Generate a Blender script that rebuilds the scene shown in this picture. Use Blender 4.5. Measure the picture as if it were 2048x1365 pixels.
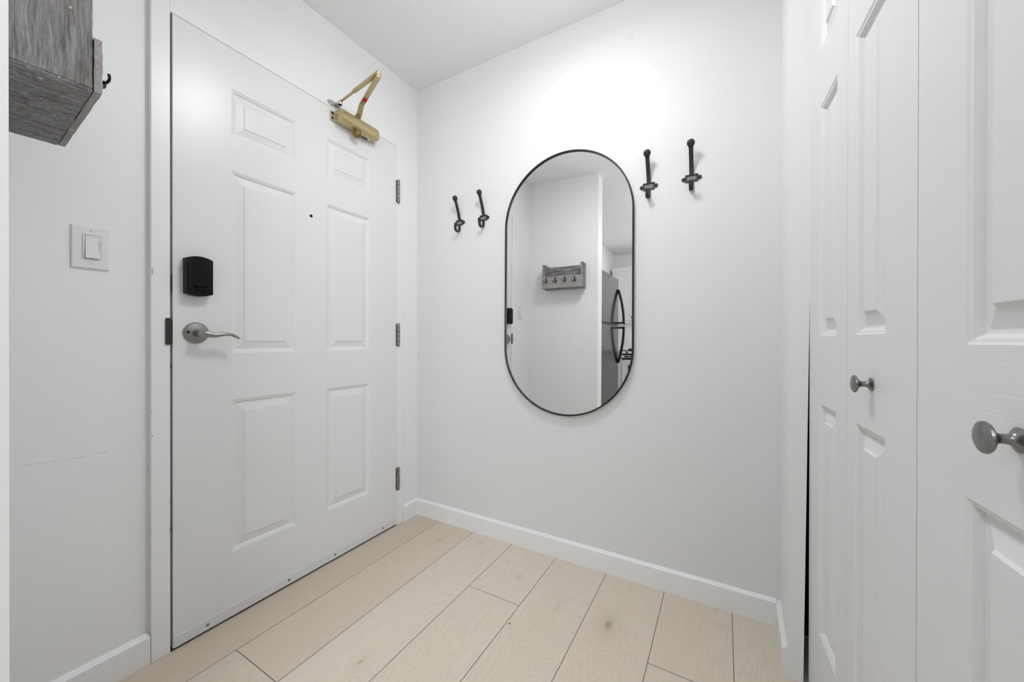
import bpy, bmesh, math, random
from mathutils import Vector, Matrix
sc = bpy.context.scene
for o in list(bpy.data.objects): bpy.data.objects.remove(o)
PI = math.pi
COL = sc.collection

# ------------------------------------------------------------------ camera
cam_data = bpy.data.cameras.new('camera')
cam = bpy.data.objects.new('camera', cam_data); COL.objects.link(cam)
cam_data.sensor_width = 36.0
cam_data.lens = 746.36 / 2048 * 36.0
cam_data.clip_start = 0.01
YAW, PITCH, ROLL = math.radians(29.593), math.radians(-0.1306), math.radians(0.0819)
fw = Vector((-math.sin(YAW)*math.cos(PITCH), math.cos(YAW)*math.cos(PITCH), math.sin(PITCH)))
rt = Vector((math.cos(YAW), math.sin(YAW), 0)); up = rt.cross(fw)
r2 = math.cos(ROLL)*rt + math.sin(ROLL)*up
u2 = -math.sin(ROLL)*rt + math.cos(ROLL)*up
m = Matrix((r2, u2, -fw)).transposed().to_4x4()
m.translation = Vector((1.5290, -1.5954, 0.9963))
cam.matrix_world = m
sc.camera = cam

# ------------------------------------------------------------------ world, lights, exposure
world = bpy.data.worlds.new('world'); sc.world = world; world.use_nodes = True
bg = world.node_tree.nodes['Background']
bg.inputs[0].default_value = (0.96, 0.98, 1.0, 1)
bg.inputs[1].default_value = 0.12
sc.view_settings.view_transform = 'Standard'
sc.view_settings.look = 'None'
sc.view_settings.gamma = 1.0
sc.view_settings.exposure = 0.17
sc.view_settings.use_curve_mapping = False

def light(name, kind, loc, power, color=(1, 1, 1), size=0.1, rot=(0, 0, 0), size_y=None):
    d = bpy.data.lights.new(name, kind); d.energy = power; d.color = color
    if kind == 'POINT': d.shadow_soft_size = size
    if kind == 'AREA':
        d.size = size
        if size_y: d.shape = 'RECTANGLE'; d.size_y = size_y
    o = bpy.data.objects.new(name, d); COL.objects.link(o); o.location = loc; o.rotation_euler = rot
    return o
LIGHTS = dict(entry=3.8, disc=5.6, hall=5.5, kitchen=13.0, window=27.0)  # hall and window set the power of the added unseen fill
light('entry_ceiling_light_bulb', 'POINT', (1.01, -0.68, 2.20), LIGHTS['entry'], (0.99, 1.0, 1.01), 0.085)
light('entry_ceiling_light_glass', 'AREA', (1.01, -0.68, 2.335), LIGHTS['disc'], (0.99, 1.0, 1.01), 0.27).data.shape = 'DISK'
light('added_hall_fill_bulb', 'POINT', (1.25, -2.25, 2.22), LIGHTS['hall'], (0.99, 1.0, 1.01), 0.10)  # unseen lamp, added to lift the fill in the entry
light('kitchen_ceiling_light_bulb', 'POINT', (1.2, -3.4, 2.28), LIGHTS['kitchen'], (0.99, 1.0, 1.01), 0.10)
light('added_window_fill', 'AREA', (3.0, -4.42, 1.45), LIGHTS['window'], (0.97, 0.99, 1.03), 1.7, (PI/2, 0, 0), 1.3)  # fill from an added, unseen window

# ------------------------------------------------------------------ material helpers
def mat(name, color, rough=0.5, metal=0.0, spec=0.5, emit=None, strength=0.0, coat=0.0):
    ma = bpy.data.materials.new(name); ma.use_nodes = True
    b = ma.node_tree.nodes['Principled BSDF']
    b.inputs['Base Color'].default_value = (*color, 1)
    b.inputs['Roughness'].default_value = rough
    b.inputs['Metallic'].default_value = metal
    b.inputs['Specular IOR Level'].default_value = spec
    b.inputs['Coat Weight'].default_value = coat
    if emit:
        b.inputs['Emission Color'].default_value = (*emit, 1)
        b.inputs['Emission Strength'].default_value = strength
    return ma

class G:
    """small node-graph writer"""
    def __init__(s, ma):
        s.t = ma.node_tree; s.b = s.t.nodes['Principled BSDF']
    def n(s, typ, **kw):
        nd = s.t.nodes.new(typ)
        for k, v in kw.items(): setattr(nd, k, v)
        return nd
    def put(s, sock, v):
        if isinstance(v, bpy.types.NodeSocket): s.t.links.new(v, sock)
        elif v is not None: sock.default_value = v
    def math(s, op, a, b=None, c=None, clamp=False):
        nd = s.n('ShaderNodeMath', operation=op, use_clamp=clamp)
        s.put(nd.inputs[0], a); s.put(nd.inputs[1], b)
        if c is not None: s.put(nd.inputs[2], c)
        return nd.outputs[0]
    def obj(s): return s.n('ShaderNodeTexCoord').outputs['Object']
    def sep(s, v):
        nd = s.n('ShaderNodeSeparateXYZ'); s.put(nd.inputs[0], v); return nd.outputs
    def comb(s, x, y, z):
        nd = s.n('ShaderNodeCombineXYZ')
        for i, v in enumerate((x, y, z)): s.put(nd.inputs[i], v)
        return nd.outputs[0]
    def scale(s, v, sc3):
        nd = s.n('ShaderNodeVectorMath', operation='MULTIPLY'); s.put(nd.inputs[0], v); nd.inputs[1].default_value = sc3
        return nd.outputs[0]
    def noise(s, v, scale=5, detail=3, rough=0.5, dist=0.0):
        nd = s.n('ShaderNodeTexNoise'); s.put(nd.inputs['Vector'], v)
        nd.inputs['Scale'].default_value = scale; nd.inputs['Detail'].default_value = detail
        nd.inputs['Roughness'].default_value = rough; nd.inputs['Distortion'].default_value = dist
        return nd.outputs['Fac']
    def ramp(s, f, stops):
        nd = s.n('ShaderNodeValToRGB'); s.put(nd.inputs[0], f)
        el = nd.color_ramp.elements
        while len(el) < len(stops): el.new(0.5)
        for e, (p, c) in zip(el, stops):
            e.position = p; e.color = (*c, 1) if len(c) == 3 else c
        return nd.outputs[0]
    def mix(s, f, a, b, blend='MIX'):
        nd = s.n('ShaderNodeMix', data_type='RGBA', blend_type=blend)
        s.put(nd.inputs[0], f)
        for sock, v in ((nd.inputs[6], a), (nd.inputs[7], b)):
            if isinstance(v, tuple) and len(v) == 3: v = (*v, 1)
            s.put(sock, v)
        return nd.outputs[2]
    def bump(s, h, strength=0.2, dist=0.001):
        nd = s.n('ShaderNodeBump'); s.put(nd.inputs['Height'], h)
        nd.inputs['Strength'].default_value = strength; nd.inputs['Distance'].default_value = dist
        s.t.links.new(nd.outputs[0], s.b.inputs['Normal'])
    def box_mask(s, v, c, w, soft):
        """1 where |v-c|<w, soft edge"""
        d = s.math('ABSOLUTE', s.math('SUBTRACT', v, c))
        nd = s.n('ShaderNodeMapRange'); s.put(nd.inputs[0], d)
        nd.inputs[1].default_value = w + soft; nd.inputs[2].default_value = w
        nd.inputs[3].default_value = 0; nd.inputs[4].default_value = 1
        return nd.outputs[0]

WHITE = (0.873, 0.878, 0.884)
def paint(name, color=WHITE, rough=0.5, spec=0.35, bump=0.10, scale=90, dist=0.0006, marks=None):
    ma = mat(name, color, rough, spec=spec); g = G(ma); p = g.obj()
    g.bump(g.noise(p, scale, 4, 0.55), bump, dist)
    tone = g.noise(p, 3.1, 2, 0.5)
    col = g.mix(tone, tuple(c*0.985 for c in color), tuple(min(1, c*1.01) for c in color))
    if marks: col = marks(g, p, col)
    g.put(g.b.inputs['Base Color'], col)
    return ma

def left_marks(g, p, col):
    x, y, z = g.sep(p)
    wob = g.math('MULTIPLY', g.math('SUBTRACT', g.noise(p, 14, 2), 0.5), 0.012)
    line = g.box_mask(g.math('ADD', z, wob), 0.672, 0.0008, 0.0012)
    rng = g.box_mask(y, -1.31, 0.085, 0.02)
    n = g.math('GREATER_THAN', g.noise(p, 60, 3), 0.50)
    f = g.math('MULTIPLY', g.math('MULTIPLY', line, rng), g.math('MULTIPLY', n, 0.26))
    col = g.mix(f, col, (0.35, 0.34, 0.33))
    l2 = g.box_mask(g.math('ADD', z, g.math('MULTIPLY', wob, 1.3)), 0.575, 0.0006, 0.001)
    f2 = g.math('MULTIPLY', g.math('MULTIPLY', l2, g.box_mask(y, -1.28, 0.03, 0.01)), g.math('MULTIPLY', n, 0.16))
    return g.mix(f2, col, (0.4, 0.39, 0.38))
def back_marks(g, p, col):
    x, y, z = g.sep(p)
    for cx, cz, r, k in ((1.19, 2.263, 0.017, 0.10), (1.664, 1.891, 0.02, 0.05)):
        dx = g.math('SUBTRACT', x, cx); dz = g.math('SUBTRACT', z, cz)
        d = g.math('SQRT', g.math('ADD', g.math('MULTIPLY', dx, dx), g.math('MULTIPLY', dz, dz)))
        nd = g.n('ShaderNodeMapRange'); g.put(nd.inputs[0], d)
        nd.inputs[1].default_value = r*1.15; nd.inputs[2].default_value = r*0.6
        nd.inputs[3].default_value = 0; nd.inputs[4].default_value = k
        col = g.mix(nd.outputs[0], col, (0.42, 0.42, 0.42))
    return col
def frame_marks(g, p, col):
    x, y, z = g.sep(p)
    edge = g.box_mask(y, -1.146, 0.0035, 0.001)
    chip = g.math('GREATER_THAN', g.noise(g.comb(g.math('MULTIPLY', x, 30), g.math('MULTIPLY', y, 60), g.math('MULTIPLY', z, 16)), 1.0, 4, 0.65), 0.655)
    f = g.math('MULTIPLY', g.math('MULTIPLY', edge, chip), 0.8)
    col = g.mix(f, col, (0.22, 0.21, 0.20))
    e2 = g.box_mask(y, -1.1005, 0.0016, 0.0004)
    c2 = g.math('GREATER_THAN', g.noise(g.comb(0.3, 0.2, g.math('MULTIPLY', z, 22)), 1.0, 4, 0.65), 0.63)
    return g.mix(g.math('MULTIPLY', g.math('MULTIPLY', e2, c2), 0.7), col, (0.15, 0.14, 0.13))

M = {}
M['wall_left'] = paint('wall_paint_left', rough=0.45, marks=left_marks)
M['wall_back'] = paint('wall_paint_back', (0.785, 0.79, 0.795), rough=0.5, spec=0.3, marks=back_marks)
M['wall'] = paint('wall_paint', rough=0.5)
M['ceiling'] = paint('ceiling_paint', (0.925, 0.928, 0.93), rough=0.7, spec=0.2)
M['trim'] = paint('trim_gloss_paint', (0.875, 0.88, 0.89), rough=0.3, spec=0.5, bump=0.05)
M['frame'] = paint('frame_gloss_paint', (0.87, 0.875, 0.882), rough=0.32, spec=0.5, bump=0.06, marks=frame_marks)
M['door'] = paint('door_gloss_paint', (0.80, 0.805, 0.81), rough=0.30, spec=0.45, bump=0.16, scale=55, dist=0.0008)
M['sweep'] = paint('sweep_aluminium_paint', (0.74, 0.76, 0.79), rough=0.35, spec=0.5, bump=0.1)
def grain(name, stretch, strength):
    ma = mat(name, (0.80, 0.805, 0.811), 0.42, spec=0.4); g = G(ma); p = g.obj()
    w = g.noise(g.scale(p, (6, 6, 6)), 1, 2)
    wob = g.math('MULTIPLY', w, 0.02)
    x, y, z = g.sep(p)
    if stretch == 'h': v = g.comb(g.math('MULTIPLY', x, 5), 0, g.math('MULTIPLY', g.math('ADD', z, wob), 230))
    else: v = g.comb(g.math('MULTIPLY', g.math('ADD', x, wob), 170), 0, g.math('MULTIPLY', z, 3.0))
    g.bump(g.noise(v, 1, 3, 0.6), strength, 0.0009)
    return ma
M['stile'] = grain('closet_grain_vertical', 'v', 0.22)
M['rail'] = grain('closet_grain_horizontal', 'h', 0.36)
M['black'] = mat('black_satin', (0.0035, 0.0035, 0.0035), 0.40, spec=0.16)
M['black_gloss'] = mat('black_gloss', (0.004, 0.004, 0.004), 0.22, spec=0.4)
M['hook'] = mat('dark_cast_iron', (0.024, 0.024, 0.025), 0.5, spec=0.4)
M['card'] = mat('grey_card', (0.20, 0.20, 0.205), 0.6)
M['screw_dark'] = mat('dark_screw', (0.012, 0.012, 0.012), 0.4, metal=0.6)
M['void'] = mat('unlit_dark', (0.02, 0.02, 0.02), 0.9, spec=0.1)  # near-black stands in for the unlit closet and door gaps
M['gap'] = mat('gap_grey', (0.16, 0.16, 0.16), 0.9, spec=0.1)  # grey of the stop seen through the door gap
M['nickel'] = mat('satin_nickel', (0.30, 0.295, 0.285), 0.34, metal=1.0)
g = G(M['nickel']); g.bump(g.noise(g.scale(g.obj(), (60, 60, 900)), 1, 2), 0.05, 0.0003)
M['knob'] = mat('brushed_nickel_knob', (0.25, 0.25, 0.245), 0.27, metal=1.0)
M['hinge'] = mat('tarnished_hinge_steel', (0.30, 0.29, 0.27), 0.38, metal=0.9)
g = G(M['hinge']); c = g.ramp(g.noise(g.obj(), 160, 3), [(0.3, (0.10, 0.09, 0.08)), (0.7, (0.42, 0.41, 0.39))]); g.put(g.b.inputs['Base Color'], c)
M['brass'] = mat('gold_bronze_enamel', (0.52, 0.425, 0.225), 0.33, metal=0.7, spec=0.6)
g = G(M['brass']); g.bump(g.noise(g.obj(), 900, 2), 0.08, 0.0002)
M['brass_dark'] = mat('dark_gold_cap', (0.22, 0.16, 0.045), 0.4, metal=0.5)
M['plate'] = mat('brushed_plate', (0.50, 0.49, 0.46), 0.35, metal=0.8)
M['chrome'] = mat('polished_chrome', (0.62, 0.62, 0.63), 0.1, metal=1.0)
M['red'] = mat('red_label', (0.62, 0.02, 0.008), 0.45)
M['dark_red'] = mat('dark_label_print', (0.10, 0.004, 0.003), 0.5)
M['ink_white'] = mat('pale_label', (0.75, 0.72, 0.62), 0.5)
M['bronze'] = mat('dark_bronze', (0.045, 0.042, 0.036), 0.42, metal=0.5)
M['plastic'] = mat('white_plastic', (0.80, 0.80, 0.80), 0.3, spec=0.5)
M['groove'] = mat('switch_groove', (0.22, 0.22, 0.22), 0.8)
M['mirror'] = mat('mirror_silver', (0.93, 0.93, 0.93), 0.0, metal=1.0)
M['mirror_frame'] = mat('black_mirror_frame', (0.008, 0.008, 0.008), 0.42, spec=0.35)
M['steel'] = mat('dark_stainless', (0.12, 0.125, 0.132), 0.14, metal=0.9)
g = G(M['steel']); g.bump(g.noise(g.scale(g.obj(), (300, 300, 8)), 1, 2), 0.08, 0.0004)
M['cabinet'] = mat('white_cabinet', (0.76, 0.76, 0.76), 0.4)
M['tile'] = mat('white_backsplash', (0.85, 0.85, 0.85), 0.25)
M['counter'] = mat('grey_counter', (0.45, 0.45, 0.45), 0.3)
M['glow'] = mat('lamp_glass', (0.9, 0.9, 0.88), 0.4, emit=(1, 0.98, 0.95), strength=2.5)

# floor planks: per-face-corner colour 'tone' (r: lightness, g: seed, b: warmth) is the plank's own wood, not shade
def floor_mat():
    ma = mat('oak_plank', (0.6, 0.55, 0.47), 0.42, spec=0.35); g = G(ma)
    p = g.obj(); x, y, z = g.sep(p)
    at = g.n('ShaderNodeAttribute', attribute_name='tone')
    r_, s_, w_ = g.sep(at.outputs['Color'])
    seed = g.math('MULTIPLY', s_, 37.0)
    # knots bend the growth rings
    warp = None; dark = None
    knots = [(1.18, -0.295, 0.050, 0.100, 1.0), (0.781, -0.215, 0.020, 0.035, 0.55), (0.486, -0.075, 0.022, 0.04, 0.6), (0.553, -0.826, 0.018, 0.04, 0.6),
             (0.30, -0.62, 0.03, 0.10, 0.0), (0.08, -0.75, 0.03, 0.14, 0.0), (0.99, -0.30, 0.05, 0.16, 0.15), (1.43, -0.16, 0.035, 0.12, 0.0), (0.30, -0.16, 0.03, 0.05, 0.5)]
    for kx, ky, rx, ry, k in knots:
        dx = g.math('DIVIDE', g.math('SUBTRACT', x, kx), rx); dy = g.math('DIVIDE', g.math('SUBTRACT', y, ky), ry)
        d2 = g.math('ADD', g.math('MULTIPLY', dx, dx), g.math('MULTIPLY', dy, dy))
        e = g.math('EXPONENT', g.math('MULTIPLY', d2, -0.5))
        warp = e if warp is None else g.math('ADD', warp, e)
        if k:
            core = g.math('MULTIPLY', g.math('EXPONENT', g.math('MULTIPLY', d2, -30.0)), k)
            halo = g.math('MULTIPLY', g.math('EXPONENT', g.math('MULTIPLY', d2, -1.6)), 0.20*k)
            t = g.math('ADD', core, halo)
            dark = t if dark is None else g.math('ADD', dark, t)
    # rings: slow field across the board + warp
    slow = g.noise(g.comb(g.math('MULTIPLY', x, 6.0), g.math('MULTIPLY', y, 1.1), seed), 1.0, 2, 0.45)
    mid = g.noise(g.comb(g.math('MULTIPLY', x, 26), g.math('MULTIPLY', y, 3.2), seed), 1.0, 2, 0.5)
    field = g.math('ADD', g.math('ADD', g.math('MULTIPLY', slow, 26.0), g.math('MULTIPLY', x, 60.0)), g.math('ADD', g.math('MULTIPLY', warp, 7.0), g.math('MULTIPLY', mid, 2.4)))
    ring = g.math('MULTIPLY_ADD', g.math('SINE', g.math('MULTIPLY', field, 7.0)), 0.5, 0.5)
    ring = g.math('POWER', ring, 1.6)
    fine = g.noise(g.comb(g.math('MULTIPLY', x, 420), g.math('MULTIPLY', y, 16), seed), 1.0, 3, 0.6)
    pores = g.math('GREATER_THAN', g.noise(g.comb(g.math('MULTIPLY', x, 700), g.math('MULTIPLY', y, 40), seed), 1.0, 2, 0.5), 0.63)
    cloud = g.noise(g.comb(g.math('MULTIPLY', x, 7), g.math('MULTIPLY', y, 2.4), g.math('ADD', seed, 9.0)), 1.0, 2, 0.5)
    base = g.mix(r_, (0.60, 0.50, 0.38), (0.88, 0.81, 0.72))
    base = g.mix(w_, base, g.mix(r_, (0.59, 0.55, 0.445), (0.79, 0.76, 0.65)))
    base = g.mix(g.math('MULTIPLY', cloud, 0.55), base, (0.73, 0.645, 0.555))
    amp = g.math('MULTIPLY', g.math('ADD', 0.3, g.noise(g.comb(g.math('MULTIPLY', x, 9), g.math('MULTIPLY', y, 3), g.math('ADD', seed, 4.0)), 1.0, 2)), 0.11)
    col = g.mix(g.math('MULTIPLY', ring, amp), base, (0.30, 0.225, 0.15))
    col = g.mix(g.math('MULTIPLY', g.math('SUBTRACT', 1.0, fine), 0.26), col, (0.40, 0.33, 0.25))
    col = g.mix(g.math('MULTIPLY', pores, 0.07), col, (0.30, 0.23, 0.16))
    col = g.mix(g.math('MINIMUM', dark, 0.75), col, (0.33, 0.27, 0.21))
    dx = g.math('SUBTRACT', x, 0.876); dy = g.math('SUBTRACT', y, -0.461)
    dd = g.math('SQRT', g.math('ADD', g.math('MULTIPLY', dx, dx), g.math('MULTIPLY', dy, dy)))
    col = g.mix(g.math('LESS_THAN', dd, 0.0042), col, (0.30, 0.13, 0.035))
    g.put(g.b.inputs['Base Color'], col)
    g.bump(g.math('ADD', g.math('MULTIPLY', fine, 0.6), g.math('MULTIPLY', ring, 0.25)), 0.12, 0.0006)
    return ma
M['floor'] = floor_mat()
M['seam'] = mat('plank_bevel', (0.10, 0.065, 0.035), 0.9)

def weathered(name, axis):
    """grey weathered barn wood, grain along axis x / y / z of the object's own space"""
    ma = mat(name, (0.2, 0.2, 0.2), 0.75, spec=0.2); g = G(ma); p = g.obj()
    k = {'x': (12, 260, 260), 'y': (260, 12, 260), 'z': (260, 260, 12), 'c': (330, 150, 330)}[axis]
    k2 = {'x': (5, 60, 60), 'y': (60, 5, 60), 'z': (60, 60, 5), 'c': (80, 20, 60)}[axis]
    wv = g.n('ShaderNodeTexNoise'); g.put(wv.inputs['Vector'], p); wv.inputs['Scale'].default_value = 14
    v = g.n('ShaderNodeVectorMath', operation='MULTIPLY_ADD')
    g.put(v.inputs[0], wv.outputs['Color']); v.inputs[1].default_value = (0.009, 0.009, 0.009); g.put(v.inputs[2], p)
    pv = v.outputs[0]
    fine = g.noise(g.scale(pv, k), 1.0, 4, 0.7)
    broad = g.noise(g.scale(pv, k2), 1.0, 3, 0.55)
    blot = g.noise(p, 22, 3, 0.6)
    col = g.ramp(fine, [(0.34, (0.060, 0.052, 0.050)), (0.45, (0.17, 0.163, 0.163)), (0.56, (0.32, 0.318, 0.325)), (0.72, (0.54, 0.54, 0.55))])
    b2 = g.ramp(broad, [(0.36, (0.085, 0.070, 0.066)), (0.48, (0.23, 0.225, 0.23)), (0.64, (0.42, 0.44, 0.465))])
    col = g.mix(0.42, col, b2)
    col = g.mix(g.math('MULTIPLY', g.ramp(blot, [(0.52, (0, 0, 0)), (0.66, (1, 1, 1))]), 0.32), col, (0.26, 0.18, 0.135))
    fleck = g.ramp(g.noise(p, 60, 2, 0.4), [(0.73, (0, 0, 0)), (0.75, (1, 1, 1))])
    col = g.mix(g.math('MULTIPLY', fleck, 0.8), col, (0.80, 0.76, 0.72))
    g.put(g.b.inputs['Base Color'], col)
    g.bump(g.math('ADD', fine, broad), 0.75, 0.0016)
    return ma
M['wood_x'] = weathered('weathered_wood_along', 'x')
M['wood_z'] = weathered('weathered_wood_upright', 'z')
M['wood_crackle'] = weathered('weathered_wood_crackled', 'c')
M['wood_pale'] = weathered('weathered_wood_sawn_end', 'x')
g = G(M['wood_pale'])
old = g.b.inputs['Base Color'].links[0].from_socket
g.put(g.b.inputs['Base Color'], g.mix(0.5, old, (0.47, 0.445, 0.415)))

# ------------------------------------------------------------------ mesh helpers
def BM(): return bmesh.new()
def add_box(bm, x0, x1, y0, y1, z0, z1, mi=0, bev=0.0, seg=2):
    pts = [(x, y, z) for x in (x0, x1) for y in (y0, y1) for z in (z0, z1)]
    v = [bm.verts.new(p) for p in pts]
    fs = [(0, 1, 3, 2), (4, 6, 7, 5), (0, 4, 5, 1), (2, 3, 7, 6), (0, 2, 6, 4), (1, 5, 7, 3)]
    faces = [bm.faces.new([v[i] for i in f]) for f in fs]
    for f in faces: f.material_index = mi
    if bev > 0:
        es = list({e for f in faces for e in f.edges})
        r = bmesh.ops.bevel(bm, geom=es, offset=bev, segments=seg, profile=0.5, affect='EDGES')
        for f in r['faces']: f.material_index = mi
    return v
def add_prism(bm, poly, axis, a, b, mi=0):
    """extrude a 2-D polygon between a and b along axis (0,1,2); poly coords fill the other two axes in order"""
    def P(u, v, w):
        c = [0, 0, 0]; o = [i for i in range(3) if i != axis]
        c[o[0]] = u; c[o[1]] = v; c[axis] = w; return c
    A = [bm.verts.new(P(u, v, a)) for u, v in poly]; B = [bm.verts.new(P(u, v, b)) for u, v in poly]
    n = len(poly); fs = [bm.faces.new(A), bm.faces.new(list(reversed(B)))]
    for i in range(n): fs.append(bm.faces.new((A[i], B[i], B[(i+1) % n], A[(i+1) % n])))
    for f in fs: f.material_index = mi
    return fs
def add_lathe(bm, prof, M4=None, seg=32, mi=0, cap=True):
    """profile of (r, h) turned round +Z, then moved by matrix M4"""
    M4 = M4 or Matrix()
    rings = []
    for r, h in prof:
        if r < 1e-6: rings.append([bm.verts.new(M4 @ Vector((0, 0, h)))])
        else: rings.append([bm.verts.new(M4 @ Vector((r*math.cos(2*PI*i/seg), r*math.sin(2*PI*i/seg), h))) for i in range(seg)])
    for a, b in zip(rings, rings[1:]):
        for i in range(seg):
            j = (i+1) % seg
            if len(a) == 1 and len(b) == 1: continue
            if len(a) == 1: f = bm.faces.new((a[0], b[j], b[i]))
            elif len(b) == 1: f = bm.faces.new((a[i], a[j], b[0]))
            else: f = bm.faces.new((a[i], a[j], b[j], b[i]))
            f.material_index = mi
    if cap:
        for rg in (rings[0], rings[-1]):
            if len(rg) > 1:
                f = bm.faces.new(rg); f.material_index = mi
def add_sweep(bm, path, prof_fn, side, mi=0, closed=False):
    """sweep a profile along path; prof_fn(i)->list of (a,b); a along `side`, b along side x tangent"""
    n = len(path); path = [Vector(p) for p in path]; side = Vector(side).normalized(); rings = []
    for i in range(n):
        t = (path[(i+1) % n] - path[i-1]) if closed else (path[min(i+1, n-1)] - path[max(i-1, 0)])
        t.normalize(); s = (side - t*side.dot(t)).normalized(); b = s.cross(t)
        rings.append([bm.verts.new(path[i] + s*u + b*v) for u, v in prof_fn(i)])
    k = len(rings[0])
    for i in range(n if closed else n-1):
        A, B = rings[i], rings[(i+1) % n]
        for j in range(k):
            f = bm.faces.new((A[j], A[(j+1) % k], B[(j+1) % k], B[j])); f.material_index = mi
    if not closed:
        for R_ in (rings[0], rings[-1]):
            f = bm.faces.new(R_); f.material_index = mi
def rrect(w, h, r, seg=3):
    out = []
    for cx, cy, a0 in ((w-r, h-r, 0), (-w+r, h-r, 90), (-w+r, -h+r, 180), (w-r, -h+r, 270)):
        for k in range(seg+1):
            a = math.radians(a0 + 90*k/seg); out.append((cx + r*math.cos(a), cy + r*math.sin(a)))
    return out
def ell(a, b, n=14): return [(a*math.cos(2*PI*i/n), b*math.sin(2*PI*i/n)) for i in range(n)]
def smooth_path(pts, sub=6):
    """Catmull-Rom"""
    P = [Vector(p) for p in pts]; P = [2*P[0]-P[1]] + P + [2*P[-1]-P[-2]]; out = []
    for i in range(1, len(P)-2):
        for k in range(sub):
            t = k/sub; a, b, c, d = P[i-1], P[i], P[i+1], P[i+2]
            out.append(0.5*((2*b) + (c-a)*t + (2*a-5*b+4*c-d)*t*t + (3*b-a-3*c+d)*t**3))
    out.append(P[-2]); return out
def obj(name, bm, mats, parent=None, smooth=False, mw=None):
    bmesh.ops.recalc_face_normals(bm, faces=bm.faces)
    me = bpy.data.meshes.new(name); bm.to_mesh(me); bm.free()
    for ma in (mats if isinstance(mats, (list, tuple)) else [mats]): me.materials.append(ma)
    o = bpy.data.objects.new(name, me); COL.objects.link(o)
    if parent: o.parent = parent
    if mw is not None: o.matrix_local = mw
    if smooth:
        me.polygons.foreach_set('use_smooth', [True]*len(me.polygons))
        try: me.set_sharp_from_angle(angle=math.radians(38))
        except Exception: pass
    return o
def empty(name, loc=(0, 0, 0), rz=0.0, parent=None):
    o = bpy.data.objects.new(name, None); COL.objects.link(o); o.location = loc; o.rotation_euler = (0, 0, rz)
    if parent: o.parent = parent
    return o
def tag(o, label=None, cat=None, group=None, kind=None):
    if label: o['label'] = label
    if cat: o['category'] = cat
    if group: o['group'] = group
    if kind: o['kind'] = kind
    return o
def struct(o, label, cat): return tag(o, label, cat, kind='structure')

# ------------------------------------------------------------------ room shell
H = 2.42
# floor planks (one mesh; seams are real 1 mm gaps over a dark bevel bed)
rnd = random.Random(4)
seams = [-0.0555 + 0.2313*i for i in range(-1, 24)]
bm = BM(); lay = bm.loops.layers.float_color.new('tone')
known = {1: (-0.992, [(0.42, 0.3, 0.0), (0.62, 0.75, 0.05)]), }
row_tone = {0: [(0.25, 0.10), (0.30, 0.35), (0.5, 0.2)], 1: [(0.42, 0.0), (0.55, 0.25), (0.5, 0.1)], 2: [(0.80, 0.0), (0.75, 0.1), (0.7, 0)],
            3: [(0.80, 0.25), (0.78, 0.10), (0.7, 0)], 4: [(0.74, 0.15), (0.7, 0.1), (0.7, 0)], 5: [(0.62, 0.05), (0.6, 0.1), (0.6, 0)],
            6: [(0.52, 0.1), (0.56, 0.15), (0.6, 0)], 7: [(0.55, 0.85), (0.5, 0.6), (0.6, 0)]}
first = {0: -1.62, 1: -0.992, 2: -1.40, 3: -0.367, 4: -1.05, 5: -0.86, 6: -0.389, 7: -0.80}
edges = [-0.24] + [0.1705 + 0.2311*i for i in range(0, 24)]
gp = 0.0009
for i in range(len(edges)-1):
    x0, x1 = edges[i], edges[i+1]
    yj = first.get(i, -rnd.uniform(0.2, 1.2)); cuts = [0.02, yj]
    while cuts[-1] > -4.6: cuts.append(cuts[-1] - 1.22)
    for k in range(len(cuts)-1):
        ya, yb = cuts[k], cuts[k+1]
        vs = [bm.verts.new((x0+gp, yb+gp, 0)), bm.verts.new((x1-gp, yb+gp, 0)), bm.verts.new((x1-gp, ya-gp, 0)), bm.verts.new((x0+gp, ya-gp, 0))]
        f = bm.faces.new(vs)
        tl = row_tone.get(i, [(rnd.uniform(0.4, 0.8), rnd.uniform(0, 0.3))])
        a, w = tl[min(k, len(tl)-1)]
        s = rnd.random()
        for lp in f.loops: lp[lay] = (a, s, w, 1)
v = [bm.verts.new(p) for p in ((-0.25, -4.6, -0.0025), (5.0, -4.6, -0.0025), (5.0, 0.1, -0.0025), (-0.25, 0.1, -0.0025))]
f = bm.faces.new(v); f.material_index = 1
v = [bm.verts.new(p) for p in ((-0.25, -4.6, -0.10), (5.0, -4.6, -0.10), (5.0, 0.1, -0.10), (-0.25, 0.1, -0.10))]
f = bm.faces.new(v); f.material_index = 1
me = bpy.data.meshes.new('floor'); bm.to_mesh(me); bm.free()
me.materials.append(M['floor']); me.materials.append(M['seam'])
fl = bpy.data.objects.new('floor', me); COL.objects.link(fl)
struct(fl, 'pale oak plank floor with a dark knot near the back wall', 'floor')

bm = BM(); add_box(bm, -0.2, 5.0, -4.6, 0.15, H, H+0.12)
struct(obj('ceiling', bm, M['ceiling']), 'plain smooth white ceiling', 'ceiling')

# wall with the entry door
bm = BM()
add_box(bm, -0.16, -0.020, -4.6, -1.140, 0, H)
add_box(bm, -0.16, -0.020, -1.140, -0.160, 2.085, H)
add_box(bm, -0.16, -0.020, -0.160, 0.0, 0, H)
add_prism(bm, [(-0.0215, -0.1100), (-0.004, -0.1100), (-0.004, 0.02), (-0.0215, 0.02)], 2, 0, H)
add_prism(bm, [(-0.0215, -1.145), (-0.004, -0.1102), (-0.0215, -0.1102)], 2, 2.088, H)
struct(obj('wall_left', bm, M['wall_left']), 'white wall around the entry door with a faint pencil scuff', 'wall')
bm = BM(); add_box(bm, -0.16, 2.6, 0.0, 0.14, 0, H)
struct(obj('wall_back', bm, M['wall_back']), 'smooth white wall behind the oval mirror and coat hooks', 'wall')
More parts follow.
